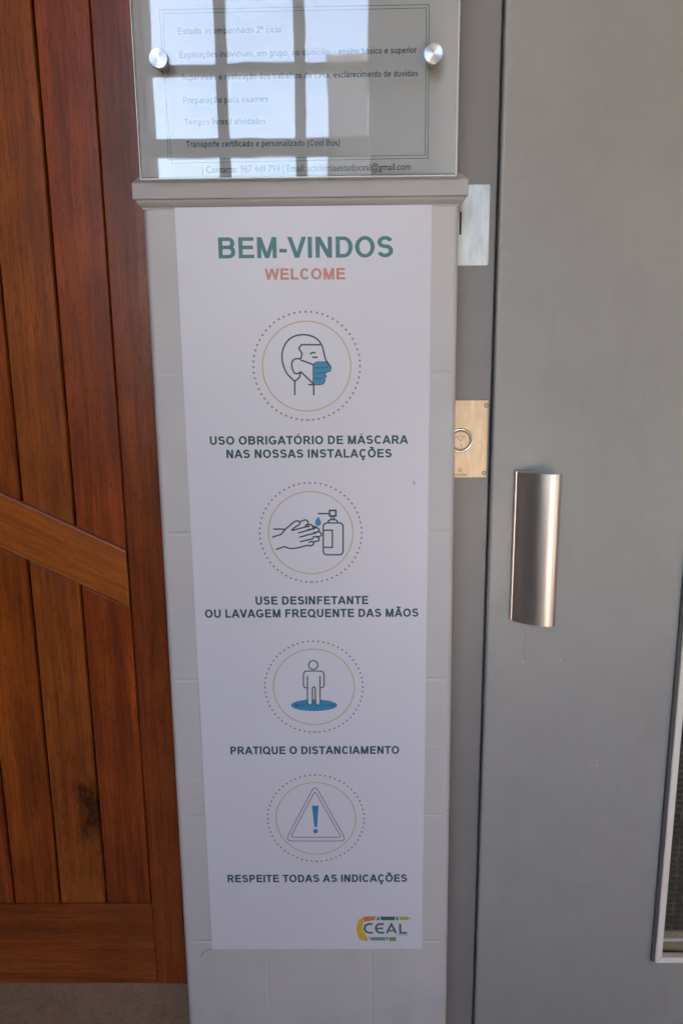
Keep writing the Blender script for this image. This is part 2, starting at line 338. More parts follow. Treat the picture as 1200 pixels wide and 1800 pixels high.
def glyph(ch, adv, tv, th, bold):
    "returns (ribbons, polygons)"
    H, X = 716, 519; t, h = tv/2, th/2; B0, T = h, H-h; l = 72+t; r = adv-55-t; m = adv/2
    rb, pl = [], []
    def dg(x0, y0, x1, y1, w_): pl.append([(x0-w_/2, y0), (x0+w_/2, y0), (x1+w_/2, y1), (x1-w_/2, y1)])
    dw = tv*1.06
    if ch == 'A':
        dg(dw/2, 0, m, H, dw); dg(adv-dw/2, 0, m, H, dw); rb.append([(adv*.26, 220), (adv*.74, 220)])
    elif ch == 'B':
        rb.append([(l, 0), (l, H)]); c = 378
        rb.append([(l, T), (r-150, T)]+arc(r-155, (T+c)/2, 130, (T-c)/2, 90, -90)+[(l, c)])
        rb.append([(l, c), (r-150, c)]+arc(r-160, (B0+c)/2, 160, (c-B0)/2, 90, -90)+[(l, B0)])
    elif ch == 'C': rb.append(arc(m+10, H/2, m-50-t, H/2-h+10, 38, 322, 26))
    elif ch == 'G':
        rb.append(arc(m+5, H/2, m-48-t, H/2-h+10, 40, 308, 26)+[(adv-62-t, 130)]); rb.append([(adv-62-t, 95), (adv-62-t, 375)]); rb.append([(m+15, 375-h), (adv-62-t, 375-h)])
    elif ch == 'D': rb += [[(l, 0), (l, H)], [(l, T), (r-230, T)]+arc(r-230, H/2, 230, H/2-h, 90, -90, 18)+[(l, B0)]]
    elif ch == 'E': rb += [[(l, 0), (l, H)], [(l, T), (adv-58, T)], [(l, 372), (adv-82, 372)], [(l, B0), (adv-45, B0)]]
    elif ch == 'F': rb += [[(l, 0), (l, H)], [(l, T), (adv-45, T)], [(l, 362), (adv-95, 362)]]
    elif ch == 'H': rb += [[(l, 0), (l, H)], [(r, 0), (r, H)], [(l, 372), (r, 372)]]
    elif ch == 'I': rb.append([(m, 0), (m, H)])
    elif ch == 'L': rb += [[(l, 0), (l, H)], [(l, B0), (adv-38, B0)]]
    elif ch == 'M':
        r = adv-72-t; rb += [[(l, 0), (l, H)], [(r, 0), (r, H)]]; dg(m, 0, l+t*.2, H, dw*.95); dg(m, 0, r-t*.2, H, dw*.95)
    elif ch == 'N': r = adv-72-t; rb += [[(l, 0), (l, H)], [(r, 0), (r, H)]]; dg(r-t*.1, 0, l+t*.1, H, dw*1.1)
    elif ch in 'OQ':
        rb.append(arc(m, H/2, m-44-t, H/2-h+10, 0, 360, 40))
        if ch == 'Q': rb.append([(m+60, 190), (adv-50, -30)])
    elif ch == 'P': rb += [[(l, 0), (l, H)], [(l, T), (r-175, T)]+arc(r-175, (T+310)/2, 175, (T-310)/2, 90, -90)+[(l, 310)]]
    elif ch == 'R':
        rb += [[(l, 0), (l, H)], [(l, T), (r-185, T)]+arc(r-195, (T+335)/2, 170, (T-335)/2, 90, -90)+[(l, 335)]]; dg(adv-10-dw/2, 0, m+10, 335, dw*1.15)
    elif ch == 'S': rb.append(arc(m, T-(T-375)/2, m-62-t, (T-372)/2+4, 18, 245, 18)+arc(m, (375+B0)/2, m-50-t, (372-B0)/2+6, 68, -162, 18))
    elif ch == 'T': rb += [[(m, 0), (m, H-th)], [(22, T), (adv-22, T)]]
    elif ch == 'U': rb.append([(l, H), (l, 250)]+arc(m+4, 262, m+4-l, 262-h+10, 180, 360, 18)+[(2*m+8-l, H)])
    elif ch == 'V': dg(m, 0, dw/2, H, dw); dg(m, 0, adv-dw/2, H, dw)
    elif ch == 'W':
        for a, b_ in ((.27, 0), (.27, .5), (.73, .5), (.73, 1)): dg(adv*a, 0, dw/2+(adv-dw)*b_, H, dw*.92)
    elif ch == 'X': dg(dw/2, 0, adv-dw/2, H, dw*1.1); dg(adv-dw/2, 0, dw/2, H, dw*1.1)
    elif ch in 'adq':
        rr = adv-70-t
        if ch == 'a':
            rb.append(arc(m-2, 395, 175, X-h-385+10, 165, 20, 9)+[(rr-2, 330), (rr-2, 110), (rr+30, 0)])
            rb.append([(rr-2, 300), (250, 275)]+arc(200, 148, 120, 148-h+8, 110, 300, 10)+[(rr-2, 150)])
        else:
            rb.append([(rr, 0 if ch == 'd' else -200), (rr, H if ch == 'd' else X)]); rb.append(arc((rr+35+t)/2+8, X/2, (rr-35-t)/2, X/2-h+8, 0, 360, 28))
    elif ch in 'bp':
        ll = 66+t; rb.append([(ll, -200 if ch == 'p' else 0), (ll, X if ch == 'p' else H)]); rb.append(arc((adv-38-t+ll)/2, X/2, (adv-38-t-ll)/2, X/2-h+8, 0, 360, 28))
    elif ch == 'c': rb.append(arc(m+14, X/2, m-34-t+8, X/2-h+8, 38, 322, 20))
    elif ch == 'o': rb.append(arc(m, X/2, m-36-t, X/2-h+8, 0, 360, 28))
    elif ch == 'e': rb += [arc(m, X/2, m-38-t, X/2-h+8, 4, 325, 24), [(38+t, 268), (adv-38-t+10, 268)]]
    elif ch == 'g': rr = adv-66-t; rb += [[(rr, X), (rr, -20)]+arc(m, -20, rr-m, 145, 0, -165, 10), arc((rr+35+t)/2+8, X/2, (rr-35-t)/2, X/2-h+8, 0, 360, 28)]
    elif ch in 'nhmru':
        ll = 66+t
        if ch == 'u': rr = adv-66-t; rb += [[(rr, 0), (rr, X)], [(ll, X), (ll, 190)]+arc(m-6, 190, m-6-ll, 190-h+6, 180, 300, 9)+[(rr, 130)]]
        else:
            rb.append([(ll, 0), (ll, H if ch == 'h' else X)])
            if ch == 'r': rb.append(arc(ll+150, 330, 150, X-h-325, 175, 68, 6))
            elif ch == 'm':
                for q in (ll, m): rb.append(arc(q+(m-ll)/2, 345, (m-ll)/2, X-h-345+8, 180, 0, 12)+[(q+m-ll, 0)])
            else: rb.append(arc(m+5, 340, m+5-ll, X-h-340+8, 180, 0, 12)+[(2*m+10-ll, 0)])
    elif ch in 'ijl':
        rb.append([(m, 0), (m, H if ch == 'l' else X)])
        if ch != 'l': rb.append([(m, H-th*1.15), (m, H)])
    elif ch == 's': rb.append(arc(m, X-h-105, m-52-t, 105+4, 20, 250, 14)+arc(m, h+112, m-40-t, 112+6, 70, -160, 14))
    elif ch == 't': rb += [[(m-25, 690), (m-25, 130), (m+10, 45), (m+110, 40)], [(15, X-h), (adv-20, X-h)]]
    elif ch == 'f': rb += [[(m-20, 0), (m-20, 590), (m+20, 680), (m+120, 680)], [(10, X-h), (adv-10, X-h)]]
    elif ch == 'v': dg(m, 0, dw/2+5, X, dw); dg(m, 0, adv-dw/2-5, X, dw)
    elif ch == 'x': dg(dw/2+5, 0, adv-dw/2-10, X, dw*1.1); dg(adv-dw/2-5, 0, dw/2+10, X, dw*1.1)
    elif ch == 'z': rb += [[(35, X-h), (adv-35, X-h)], [(25, h), (adv-25, h)]]; dg(75, h, adv-85, X-h, dw*1.2)
    elif ch == '2': rb += [arc(m, H-h-190, 185, 190, 165, -40, 12)+[(70, h+8)], [(40, h), (adv-50, h)]]
    elif ch == 'º': rb += [arc(m, 560, 110, 130, 0, 360, 20)]
    elif ch == '-': rb.append([(35, 250), (adv-35, 250)])
    elif ch == ',': rb.append([(m, 100), (m, 20), (m-40, -110)])
    elif ch == '/': dg(15, -10, adv-15, H, tv)
    elif ch == '(': rb.append(arc(adv+150, 260, adv+70, 540, 112, 248, 10)[0:] and arc(300, 262, 200, 470, 115, 245, 10))
    elif ch == ')': rb.append(arc(adv-300, 262, 200, 470, 65, -65, 10))
    return rb, pl
def textline(ink, s, x0, z0, x1, z1, cap, bold=True, track=0):
    "baseline runs from x0,z0 to x1,z1; cap = cap height in metres"
    A = ADV_B if bold else ADV_R; tv, th = ((148, 124) if cap > .02 else (166, 142)) if bold else (120, 104)
    base = [ACC.get(c, (c, None)) for c in s]
    tot = sum(A[b] + track for b, _ in base) - 110
    sx = (x1-x0)/tot; sz = cap/716; sl_ = (z1-z0)/(x1-x0)
    pen = -60
    for b_, acc in base:
        adv = A[b_]
        rb, pl = glyph(b_, adv, tv, th, bold)
        top = 716 if b_.isupper() else 519
        if acc == '~': rb.append([(adv/2-150, top+75), (adv/2-95, top+125), (adv/2-30, top+115), (adv/2+30, top+80), (adv/2+95, top+75), (adv/2+150, top+130)])
        if acc == "'": pl.append([(adv/2-50, top+50), (adv/2+30, top+50), (adv/2+130, top+190), (adv/2-10, top+190)])
        if acc == ',': rb.append([(adv/2, 0), (adv/2+5, -60), (adv/2+60, -110), (adv/2+10, -170), (adv/2-70, -165)])
        f = lambda q: (x0+(pen+q[0])*sx, z0+q[1]*sz+(pen+q[0])*sx*sl_)
        for q in rb:
            cl = len(q) > 6 and (Vector(q[0])-Vector(q[-1])).length < 2
            ink.ribbon([f(v) for v in (q[:-1] if cl else q)], tv*sx, th*sz, cl)
        for q in pl: ink.poly([f(v) for v in q])
        pen += adv + track
def text_px(s, Y, p0, p1, cap_px, name, mat, parent, bold=True, track=0):
    "baseline end points and cap height measured in photo pixels"
    ik = Ink(Y); a, b_ = at(*p0, Y), at(*p1, Y); c = at(p0[0], p0[1]-cap_px, Y)
    textline(ik, s, a[0], a[1], b_[0], b_[1], c[1]-a[1], bold, track); return ik.done(name, mat, parent)

# ================================================================== THE SETTING
def slab(x0, x1, y0, y1, z0, z1): return box(x0, x1, y0, y1, z0, z1)
tag(link('ground', slab(-60, 60, -60, 60, -.5, -.02), MAT['paving']), kind='structure')
tag(link('floor', slab(-2.6, 3.4, -3.3, .5, -.015, 0), MAT['floor']), kind='structure')
HC = 3.55
tag(link('ceiling', slab(-2.6, 3.4, -3.4, 1.2, HC, HC+.25), MAT['ceiling']), kind='structure')
YB = -3.0
wx0, wx1, wz0, wz1 = -1.0, .113, 1.35, 3.42          # glazed grille opening in the rear wall
dx0, dx1, dz1 = 2.2, 2.8, 2.5                    # open window on the right of the rear wall
b = bmesh.new()
for q in ((-2.6, wx0, 0, HC), (wx1, .24, 0, HC), (.24, 1.0, 1.62, HC), (.24, 1.0, 0, .08), (1.0, dx0, 0, HC), (dx1, 3.4, 0, HC), (wx0, wx1, 0, wz0), (wx0, wx1, wz1, HC), (dx0, dx1, dz1, HC)):
    box(q[0], q[1], YB-.22, YB, q[2], q[3], bm=b)
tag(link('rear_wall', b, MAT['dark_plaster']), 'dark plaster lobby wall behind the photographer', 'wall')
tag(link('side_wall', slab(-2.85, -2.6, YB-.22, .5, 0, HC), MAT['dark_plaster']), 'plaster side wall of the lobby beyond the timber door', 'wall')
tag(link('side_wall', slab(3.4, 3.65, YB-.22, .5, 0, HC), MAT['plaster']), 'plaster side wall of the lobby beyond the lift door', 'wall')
b = bmesh.new()
for q in ((-2.6, -1.22, 0, HC), (-1.22, -.25, 2.42, HC), (-.25, .21, 0, HC), (.21, 1.2, 2.42, HC), (1.2, 3.4, 0, HC)):
    box(q[0], q[1], .145, .40, q[2], q[3], bm=b)
box(-1.22, 1.2, 1.3, 1.4, 0, HC, bm=b)
tag(link('lobby_wall', b, MAT['plaster']), 'plain wall round the pillar and both doors', 'wall')

# ================================================================== PILLAR
pil = thing('pillar', 'pale grey painted pillar with a moulded ledge between the timber and metal doors', 'pillar', (-.066, .07, 0))
def shaft(xl0, xr0, z0, xl1, xr1, z1, y0, y1, bev):
    b = bmesh.new(); bmesh.ops.create_cube(b, size=1)
    for v in b.verts:
        top = v.co.z > 0; xl, xr = (xl1, xr1) if top else (xl0, xr0)
        v.co = Vector((xl if v.co.x < 0 else xr, y0 if v.co.y < 0 else y1, z1 if top else z0))
    e = [e_ for e_ in b.edges if abs(e_.verts[0].co.z-e_.verts[1].co.z) > .3]
    bmesh.ops.bevel(b, geom=e, offset=bev, segments=5, profile=.5, affect='EDGES'); return b
zt = ZC+.2115
link('shaft', shaft(-.3062, .1728, 0, -.3016, .1640, zt, 0, .144, .008), MAT['pillar'], pil)
link('upper_shaft', shaft(-.3012, .1612, ZC+.252, -.3012, .1600, 2.9, .002, .144, .003), MAT['neck'], pil)
# moulded ledge: profile swept round three sides (projection outwards, height)
prof = [(.0010, -.0030), (.0010, .0000), (.0035, .0004), (.0085, .0040), (.0105, .0064), (.0105, .0088), (.0158, .0089), (.0165, .0098), (.0165, .0305), (.0150, .0325),
        (.0120, .0338), (.0090, .0372), (.0055, .0405), (.0020, .0416), (-.0030, .0420)]
b = bmesh.new(); rows = []
xl, xr = -.3016, .1640
for o_, h_ in prof:
    z = zt-.0015+h_
    rows.append([b.verts.new(p) for p in ((xl-o_*.60, .1438, z), (xl-o_*.60, -o_*.95, z), (xr+o_*.66, -o_*.95, z), (xr+o_*.66, .1438, z))])
for A, B in zip(rows, rows[1:]):
    for i in range(3): b.faces.new((A[i], A[i+1], B[i+1], B[i]))
b.faces.new(rows[-1]); b.faces.new(rows[0][::-1]); bmesh.ops.recalc_face_normals(b, faces=b.faces)
bmesh.ops.bevel(b, geom=[e for e in b.edges if len(e.link_faces) == 2 and e.calc_face_angle(0) > .9], offset=.0004, segments=1, affect='EDGES')
link('ledge', b, MAT['cap'], pil)
# small scratches on the paint
ik = Ink(0); ik.px(curve([(337, 1369), (345, 1372), (357, 1373)]), 1.6); ik.done('scratch', 'chip', pil)
ik = Ink(0); ik.px(curve([(750, 1309), (765, 1312), (781, 1319)]), 1.3); ik.done('scratch', 'chip', pil)
ik = Ink(0); ik.px(curve([(371, 1668), (360, 1672), (355, 1678), (354, 1683)]), 1.5); ik.done('hairline_crack', 'hair', pil)
ik = Ink(0); ik.px([(304, 1070), (312, 1067)], 1.2); ik.px([(329, 1566), (330, 1574)], 1.5); ik.done('scratch', 'chip', pil)
ik = Ink(0); ik.px([(701, 1669), (703, 1670), (705, 1669)], 1.3); ik.done('dirt_mark', 'hair', pil)

# ================================================================== WELCOME POSTER
zb = ZC
pst = thing('welcome_poster', 'tall white welcome poster of health rules in green lettering on the pillar', 'poster', (-.065, -.001, zb-.42))
PY = -.0022
link('panel', box(-.2547, .1245, PY, -.0003, zb-1.0570, zb+.2093, .0004, 1), MAT['sticker'], pst)
T = lambda s, p0, p1, cap, nm, mt, tr=0: text_px(s, PY, p0, p1, cap, nm, mt, pst, True, tr)
T('BEM-VINDOS', (384, 454.5), (690, 452), 37, 'heading_text', 'ink_head', -14)
T('WELCOME', (467, 492), (606, 491), 20, 'welcome_text', 'ink_orange', -6)
T('USO OBRIGATÓRIO DE MÁSCARA', (369, 782), (716, 780), 15, 'mask_rule_text', 'ink_dark', -4)
T('NAS NOSSAS INSTALAÇÕES', (398, 805.5), (688, 804), 15, 'mask_rule_text', 'ink_dark', -4)
T('USE DESINFETANTE', (449, 1063), (647, 1062), 14.5, 'hand_rule_text', 'ink_dark', -4)
T('OU LAVAGEM FREQUENTE DAS MÃOS', (361, 1086), (735, 1084), 14.5, 'hand_rule_text', 'ink_dark', -4)
T('PRATIQUE O DISTANCIAMENTO', (405, 1326), (701, 1325), 13.8, 'distance_rule_text', 'ink_dark', -4)
T('RESPEITE TODAS AS INDICAÇÕES', (400, 1551), (715, 1550), 13.2, 'notice_rule_text', 'ink_dark', -4)
cen = []
for i, (cx, cy) in enumerate(((538.8, 644.5), (546, 937), (551.5, 1208), (555, 1439))):
    x, z = at(cx, cy, PY); r = .0816
    if i == 3: r = .0835
    ik = Ink(PY)
    for q in range(60):
        a = 2*pi*(q+.0)/60 - pi/2
        if q in (0,): continue
        ca, sa = cos(a), sin(a); e = .00150
        ik.poly([(x+r*ca+dx*ca*e-dy*sa*e, z+r*sa+dx*sa*e+dy*ca*e) for dx, dy in ((-.85, -1), (.85, -1), (.85, 1), (-.85, 1))])
    ik.done('dotted_ring', 'ink_dot', pst)
    ik = Ink(PY); ik.poly([(x-.0032, z-r-.0013), (x+.0032, z-r-.0013), (x+.0032, z-r+.0013), (x-.0032, z-r+.0013)]); ik.done('ring_mark', 'ink_orange', pst)
    ik = Ink(PY); ik.ring(x, z, r*.828, .0018); ik.done('gold_ring', 'ink_gold', pst)
    cen.append((x, z))
# --- mask picture (zoom coordinates: 2.5 px per photo px, origin 300,380)
ic = thing('mask_picture', None, None, (cen[0][0], PY, cen[0][1])); ic.parent = pst; ic.matrix_parent_inverse = pst.matrix_world.inverted()
def Z(pts, ox=300, oy=380, s=2.5): return [(ox+x/s, oy+y/s) for x, y in pts]
ik = Ink(PY); wd = 2.7
ik.px(curve(Z([(545, 726), (510, 690), (491, 640), (492, 590), (512, 550), (545, 527), (590, 521), (630, 532), (655, 553), (668, 580), (676, 615), (684, 636), (698, 655), (704, 668)])), wd)
ik.px(Z([(545, 726), (545, 787)]), wd); ik.px(Z([(628, 740), (628, 787)]), wd); ik.px(Z([(605, 740), (628, 740)]), wd)
ik.px(Z([(658, 565), (574, 565), (563, 581), (577, 604), (571, 628)]), wd)
ik.px(curve(Z([(571, 628), (548, 627), (533, 642), (534, 668), (545, 690), (562, 690), (570, 683)])), wd)
ik.px(Z([(571, 683), (566, 708), (545, 726)]), wd); ik.px(Z([(570, 632), (626, 652)]), wd); ik.px(Z([(571, 683), (630, 740)]), wd)
ik.px(curve(Z([(611, 607), (622, 600), (636, 601)])), wd); ik.px(Z([(621, 620), (646, 620)]), wd)
for yy in (667, 690, 714): ik.px(Z([(630, yy), (692-(yy-667)*.55, yy-2)]), 1.2)
head = ik.done('head_outline', 'ink_dark', ic)
ik = Ink(PY+.00003); msk = Z([(625, 655), (632, 645), (645, 640), (682, 640), (697, 656), (704, 668), (702, 680), (684, 687), (678, 695), (684, 703), (678, 712), (678, 725), (670, 737), (655, 741), (632, 741), (625, 741)])
ik.pxpoly(msk); ik.done('face_mask', 'ink_blue', ic)
ik = Ink(PY-.0002); ik.px(msk, 1.4, True); ik.done('mask_edge', 'ink_dark', ic)
# --- hand washing picture
ic = thing('hand_washing_picture', None, None, (cen[1][0], PY, cen[1][1])); ic.parent = pst; ic.matrix_parent_inverse = pst.matrix_world.inverted()
Z2 = lambda p: Z(p, 300, 820, 2.5)
ik = Ink(PY)
ik.px(curve(Z2([(445, 311), (470, 303), (485, 298), (500, 280), (520, 262), (540, 245), (556, 239), (567, 245), (563, 256), (545, 268), (530, 281)])), wd)
ik.px(curve(Z2([(462, 365), (485, 357), (500, 353), (525, 360), (560, 357), (590, 349), (608, 347)])), wd)
ik.px(Z2([(450, 275), (500, 275)]), wd); ik.px(curve(Z2([(567, 243), (590, 235), (602, 240), (603, 250), (590, 262)])), wd)
for a, b_, c_ in (((530, 282), (575, 270), (612, 262)), ((560, 292), (600, 281), (636, 272)), ((565, 311), (605, 300), (640, 292)), ((568, 331), (600, 323), (628, 317))):
    ik.px(curve(Z2([a, b_, c_])), wd)
for fx, fy in ((614, 266), (640, 279), (650, 298), (640, 319)):
    ik.px(curve(Z2([(fx-18, fy-8), (fx, fy-11), (fx+11, fy-3), (fx+9, fy+7), (fx-14, fy+12)])), wd)
ik.px(curve(Z2([(604, 348), (620, 347), (628, 338), (622, 330), (604, 334)])), wd)
ik.px(curve(Z2([(620, 265), (636, 264), (644, 272)])), wd)
ik.done('hands_outline', 'ink_dark', ic)
ik = Ink(PY)
def rrect(x0, y0, x1, y1, r): 
    o = []
    for cx, cy, a in ((x1-r, y0+r, -90), (x1-r, y1-r, 0), (x0+r, y1-r, 90), (x0+r, y0+r, 180)):
        o += [(cx+r*cos(R(a+18*i)), cy+r*sin(R(a+18*i))) for i in range(6)]
    return o
ik.px(Z2(rrect(670, 248, 757, 388, 16)), wd, True); ik.px(Z2([(672, 280), (710, 280), (710, 355), (672, 355)]), wd)
ik.px(Z2([(692, 246), (692, 240), (700, 234), (724, 234), (732, 240), (732, 246)]), wd)
ik.px(Z2([(706, 218), (706, 234)]), wd); ik.px(Z2([(717, 218), (717, 234)]), wd); ik.px(Z2([(698, 193), (725, 193), (725, 217), (698, 217)]), wd*1.2, True)
ik.px(Z2([(646, 207), (698, 207)]), wd); ik.done('bottle_outline', 'ink_dark', ic)
ik = Ink(PY); ik.pxpoly(Z2([(648, 220), (656, 232), (661, 243), (660, 253), (654, 260), (647, 261), (639, 259), (634, 251), (634, 242), (640, 231)])); ik.done('water_drop', 'ink_blue', ic)
# --- distance picture (zoom 2.727, origin 340,1100)
ic = thing('distance_picture', None, None, (cen[2][0], PY, cen[2][1])); ic.parent = pst; ic.matrix_parent_inverse = pst.matrix_world.inverted()
Z3 = lambda p: Z(p, 340, 1100, 2.727)
ik = Ink(PY)
ik.px(Z3([(574+22*cos(R(a)), 188+21*sin(R(a))) for a in range(0, 360, 15)]), 2.3, True)
ik.px(curve(Z3([(546, 297), (534, 296), (528, 288), (527, 262), (528, 230), (536, 219), (552, 217), (600, 217), (616, 219), (624, 230), (626, 262), (625, 288), (618, 296), (606, 297)]), 5), 2.3)
ik.px(Z3([(546, 240), (546, 370), (550, 378), (560, 380), (568, 376), (570, 368), (570, 300), (574, 293), (580, 293), (584, 300), (584, 368), (587, 377), (596, 380), (604, 376), (607, 368), (606, 240)]), 2.3)
ik.done('person_outline', 'ink_dark', ic)
ik = Ink(PY+.00003)
el = [(578+111*cos(R(a)), 381+28*sin(R(a))) for a in range(0, 360, 10)]
ik.pxpoly(Z3(el)); ik.done('floor_disc', 'ink_blue', ic)
ik = Ink(PY-.0002); ik.px(Z3([(490, 381), (530, 381)]), 1.1); ik.px(Z3([(497, 374), (486, 381), (497, 389)]), 1.1); ik.done('distance_arrow', 'ink_dark', ic)
ik = Ink(PY-.0002); ik.px(Z3([(626, 381), (668, 381)]), 1.1); ik.px(Z3([(660, 373), (672, 381), (660, 388)]), 1.1)
ik.done('distance_arrow', 'ink_dark', ic)
ik = Ink(PY-.0003)
for a0, a1 in (((548), (568)), ((586), (606))): ik.pxpoly(Z3([(a0+1.5, 345), (a1-1.5, 345), (a1-1.5, 368), (a1-5, 377), (a0+5, 377), (a0+1.5, 368)]))
ik.done('person_legs', 'sticker', ic)
# --- warning picture
ic = thing('warning_picture', None, None, (cen[3][0], PY, cen[3][1])); ic.parent = pst; ic.matrix_parent_inverse = pst.matrix_world.inverted()
Z4 = lambda p: Z(p, 340, 1340, 2.727)
def rtri(pts, r):
    o = []
    for i in range(3):
        p, a, c = Vector(pts[i]), Vector(pts[i-1]), Vector(pts[(i+1) % 3])
        s0 = p+(a-p).normalized()*r; e0 = p+(c-p).normalized()*r
        o += [tuple((1-t)**2*s0+2*t*(1-t)*p+t*t*e0) for t in (0, .25, .5, .75, 1)]
    return o
ik = Ink(PY); ik.px(Z4(rtri([(582, 108), (733, 377), (440, 377)], 32)), 1.5, True); ik.px(Z4(rtri([(582, 138), (708, 359), (465, 359)], 14)), 1.5, True); ik.done('triangle_outline', 'ink_grey', ic)
ik = Ink(PY); ik.pxpoly(Z4([(567, 208), (600, 208), (592, 310), (579, 310)])); ik.pxpoly(Z4([(585+11*cos(R(a)), 330+11*sin(R(a))) for a in range(0, 360, 20)])); ik.done('exclamation_mark', 'ink_blue', ic)
# --- logo
lg = thing('school_logo', None, None, (*at(675, 1632, PY)[:1], PY, at(675, 1632, PY)[1])); lg.parent = pst; lg.matrix_parent_inverse = pst.matrix_world.inverted()
def piece(pts, mt, nm='logo_segment'): q = Ink(PY); q.pxpoly(Z4(pts)); q.done(nm, mt, lg)
piece([(806, 748), (794, 753), (784, 775), (781, 800), (785, 830), (798, 850), (812, 856), (834, 856), (836, 848), (826, 830), (815, 812), (810, 795), (812, 775), (817, 765)], 'logo_yellow')
piece([(808, 746), (822, 738), (874, 738), (868, 757), (817, 764)], 'logo_orange'); piece([(880, 739), (889, 739), (895, 757), (874, 757)], 'logo_teal')
piece([(893, 739), (967, 739), (962, 757), (900, 757)], 'logo_green'); piece([(971, 739), (980, 739), (983, 757), (966, 757)], 'logo_leaf')
piece([(984, 740), (1028, 740), (1028, 756), (988, 756)], 'logo_lime'); piece([(1030, 741), (1043, 748), (1030, 755)], 'logo_pink')
piece([(836, 837), (846, 837), (842, 848)], 'logo_orange'); piece([(846, 854), (850, 838), (918, 838), (922, 854)], 'logo_teal')
piece([(922, 838), (934, 838), (930, 852), (927, 852)], 'logo_green'); piece([(938, 838), (971, 838), (971, 856), (935, 856)], 'logo_leaf')
ik = Ink(PY); lw = 4.3
ik.px(Z4([(857, 775), (836, 775), (823, 783), (819, 796), (824, 809), (837, 817), (860, 817)]), lw); ik.px(Z4([(912, 775), (888, 775), (876, 784), (873, 796), (878, 809), (890, 817), (913, 817)]), lw); ik.px(Z4([(876, 796), (908, 796)]), lw*.9)
ik.px(Z4([(926, 819), (948, 775), (970, 819)]), lw); ik.px(Z4([(938, 807), (960, 807)]), lw*.8); ik.px(Z4([(990, 774), (990, 817), (1022, 817)]), lw)
ik.done('logo_text', 'logo_green', lg)
ik = Ink(PY); ik.px(Z4([(973, 827), (1024, 827)]), 1.2); ik.done('logo_tagline', 'ink_grey', lg)
ik = Ink(PY); ik.pxpoly([(724, 847), (728, 845), (730, 850), (728, 853)]); ik.done('smudge', 'cap', pst)

# ================================================================== ACRYLIC SIGN
sg = thing('acrylic_sign', 'clear acrylic notice board with round steel fixings above the pillar ledge', 'sign', (-.07, -.03, zb+.25))
SY0, SY1 = -.031, -.026
sx0, sx1, sz0, sz1 = -.2945, .1548, zb+.2425, zb+.93
link('clear_panel', box(sx0+.0012, sx1-.0012, SY0, SY1, sz0+.0012, sz1-.0012), MAT['acrylic'], sg)
b = bmesh.new()
box(sx0, sx0+.0012, SY0-.0004, SY1, sz0, sz1, bm=b); box(sx1-.0012, sx1, SY0, SY1, sz0, sz1, bm=b)
box(sx0+.0012, sx1-.0012, SY0, SY1, sz0, sz0+.0012, bm=b); box(sx0+.0012, sx1-.0012, SY0, SY1, sz1-.0012, sz1, bm=b)
link('edge_highlight', b, MAT['edge'], sg)
TY = SY1+.0006
def ST(s, p0, p1, cap, mt='sign_ink', tr=0): return text_px(s, TY, p0, p1, cap, 'notice_text', mt, sg, False, tr)
ST('Estudo acompanhado 2º ciclo', (313, 60.5), (494, 57), 11.2)
ST('Explicações individuais, em grupo, ao domicilio, - ensino básico e superior', (316, 102), (731, 93), 11)
ST('Supervisão e realização dos trabalhos de casa, esclarecimento de duvidas', (319, 141.5), (734, 134), 11)
ST('Preparação para exames', (322, 182), (471, 179), 11)
ST('Tempos livres / atividades', (325, 220), (467, 218), 11)
ST('Transporte certificado e personalizado (Cool Bus)', (328, 259), (597, 256), 11)
def font_text(s, p0, p1, Y, name, mat, parent, hpx, off=.012):
    "lettering in Blender's own built-in face, turned into a flat mesh"
    cu = bpy.data.curves.new('lettering', 'FONT'); cu.body = s; cu.size = 1; cu.resolution_u = 3; cu.offset = off
    o = bpy.data.objects.new('lettering', cu); C.objects.link(o); bpy.context.view_layer.update()
    me = bpy.data.meshes.new_from_object(o.evaluated_get(bpy.context.evaluated_depsgraph_get())); bpy.data.objects.remove(o)
    xs = [v.co.x for v in me.vertices]; a, b_ = at(*p0, Y), at(*p1, Y); sx = (b_[0]-a[0])/(max(xs)-min(xs)); sz = (at(p0[0], p0[1]-hpx, Y)[1]-a[1])/.70
    for v in me.vertices:
        x = (v.co.x-min(xs))*sx; v.co = Vector((a[0]+x, Y-.0001, a[1]+v.co.y*sz+x*(b_[1]-a[1])/(b_[0]-a[0])))
    me.materials.clear(); me.materials.append(MAT[mat])
    q = bpy.data.objects.new(name, me); C.objects.link(q); q.parent = parent; q.matrix_parent_inverse = parent.matrix_world.inverted(); return q
font_text('| Contacto: 967 449 794 | Email: academiaestudoceal@gmail.com', (356, 304), (721, 298.5), TY, 'contact_text', 'sign_ink_grey', sg, 12)
ik = Ink(TY)
for pts in ([(280, 17.5), (754, 8), (752, 278), (302, 287)], [(287, 24), (749, 14), (747, 272.5), (296, 281)]):
    ik.px(pts, 1.0, True)
ik.done('border_line', 'sign_line', sg)
for px_, py_ in ((278, 101.5), (761.5, 93.5)):
    x, z = at(px_, py_, -.0372)
    ft = thing('standoff_fixing', None, None, (x, -.035, z)); ft.parent = sg; ft.matrix_parent_inverse = sg.matrix_world.inverted()
    link('fixing_cap', disc(x, z, .0131, -.0372, -.0312, .0009, 64), MAT['turned'], ft)
    link('fixing_stem', disc(x, z, .008, -.0258, .003, 0, 32), MAT['steel'], ft)

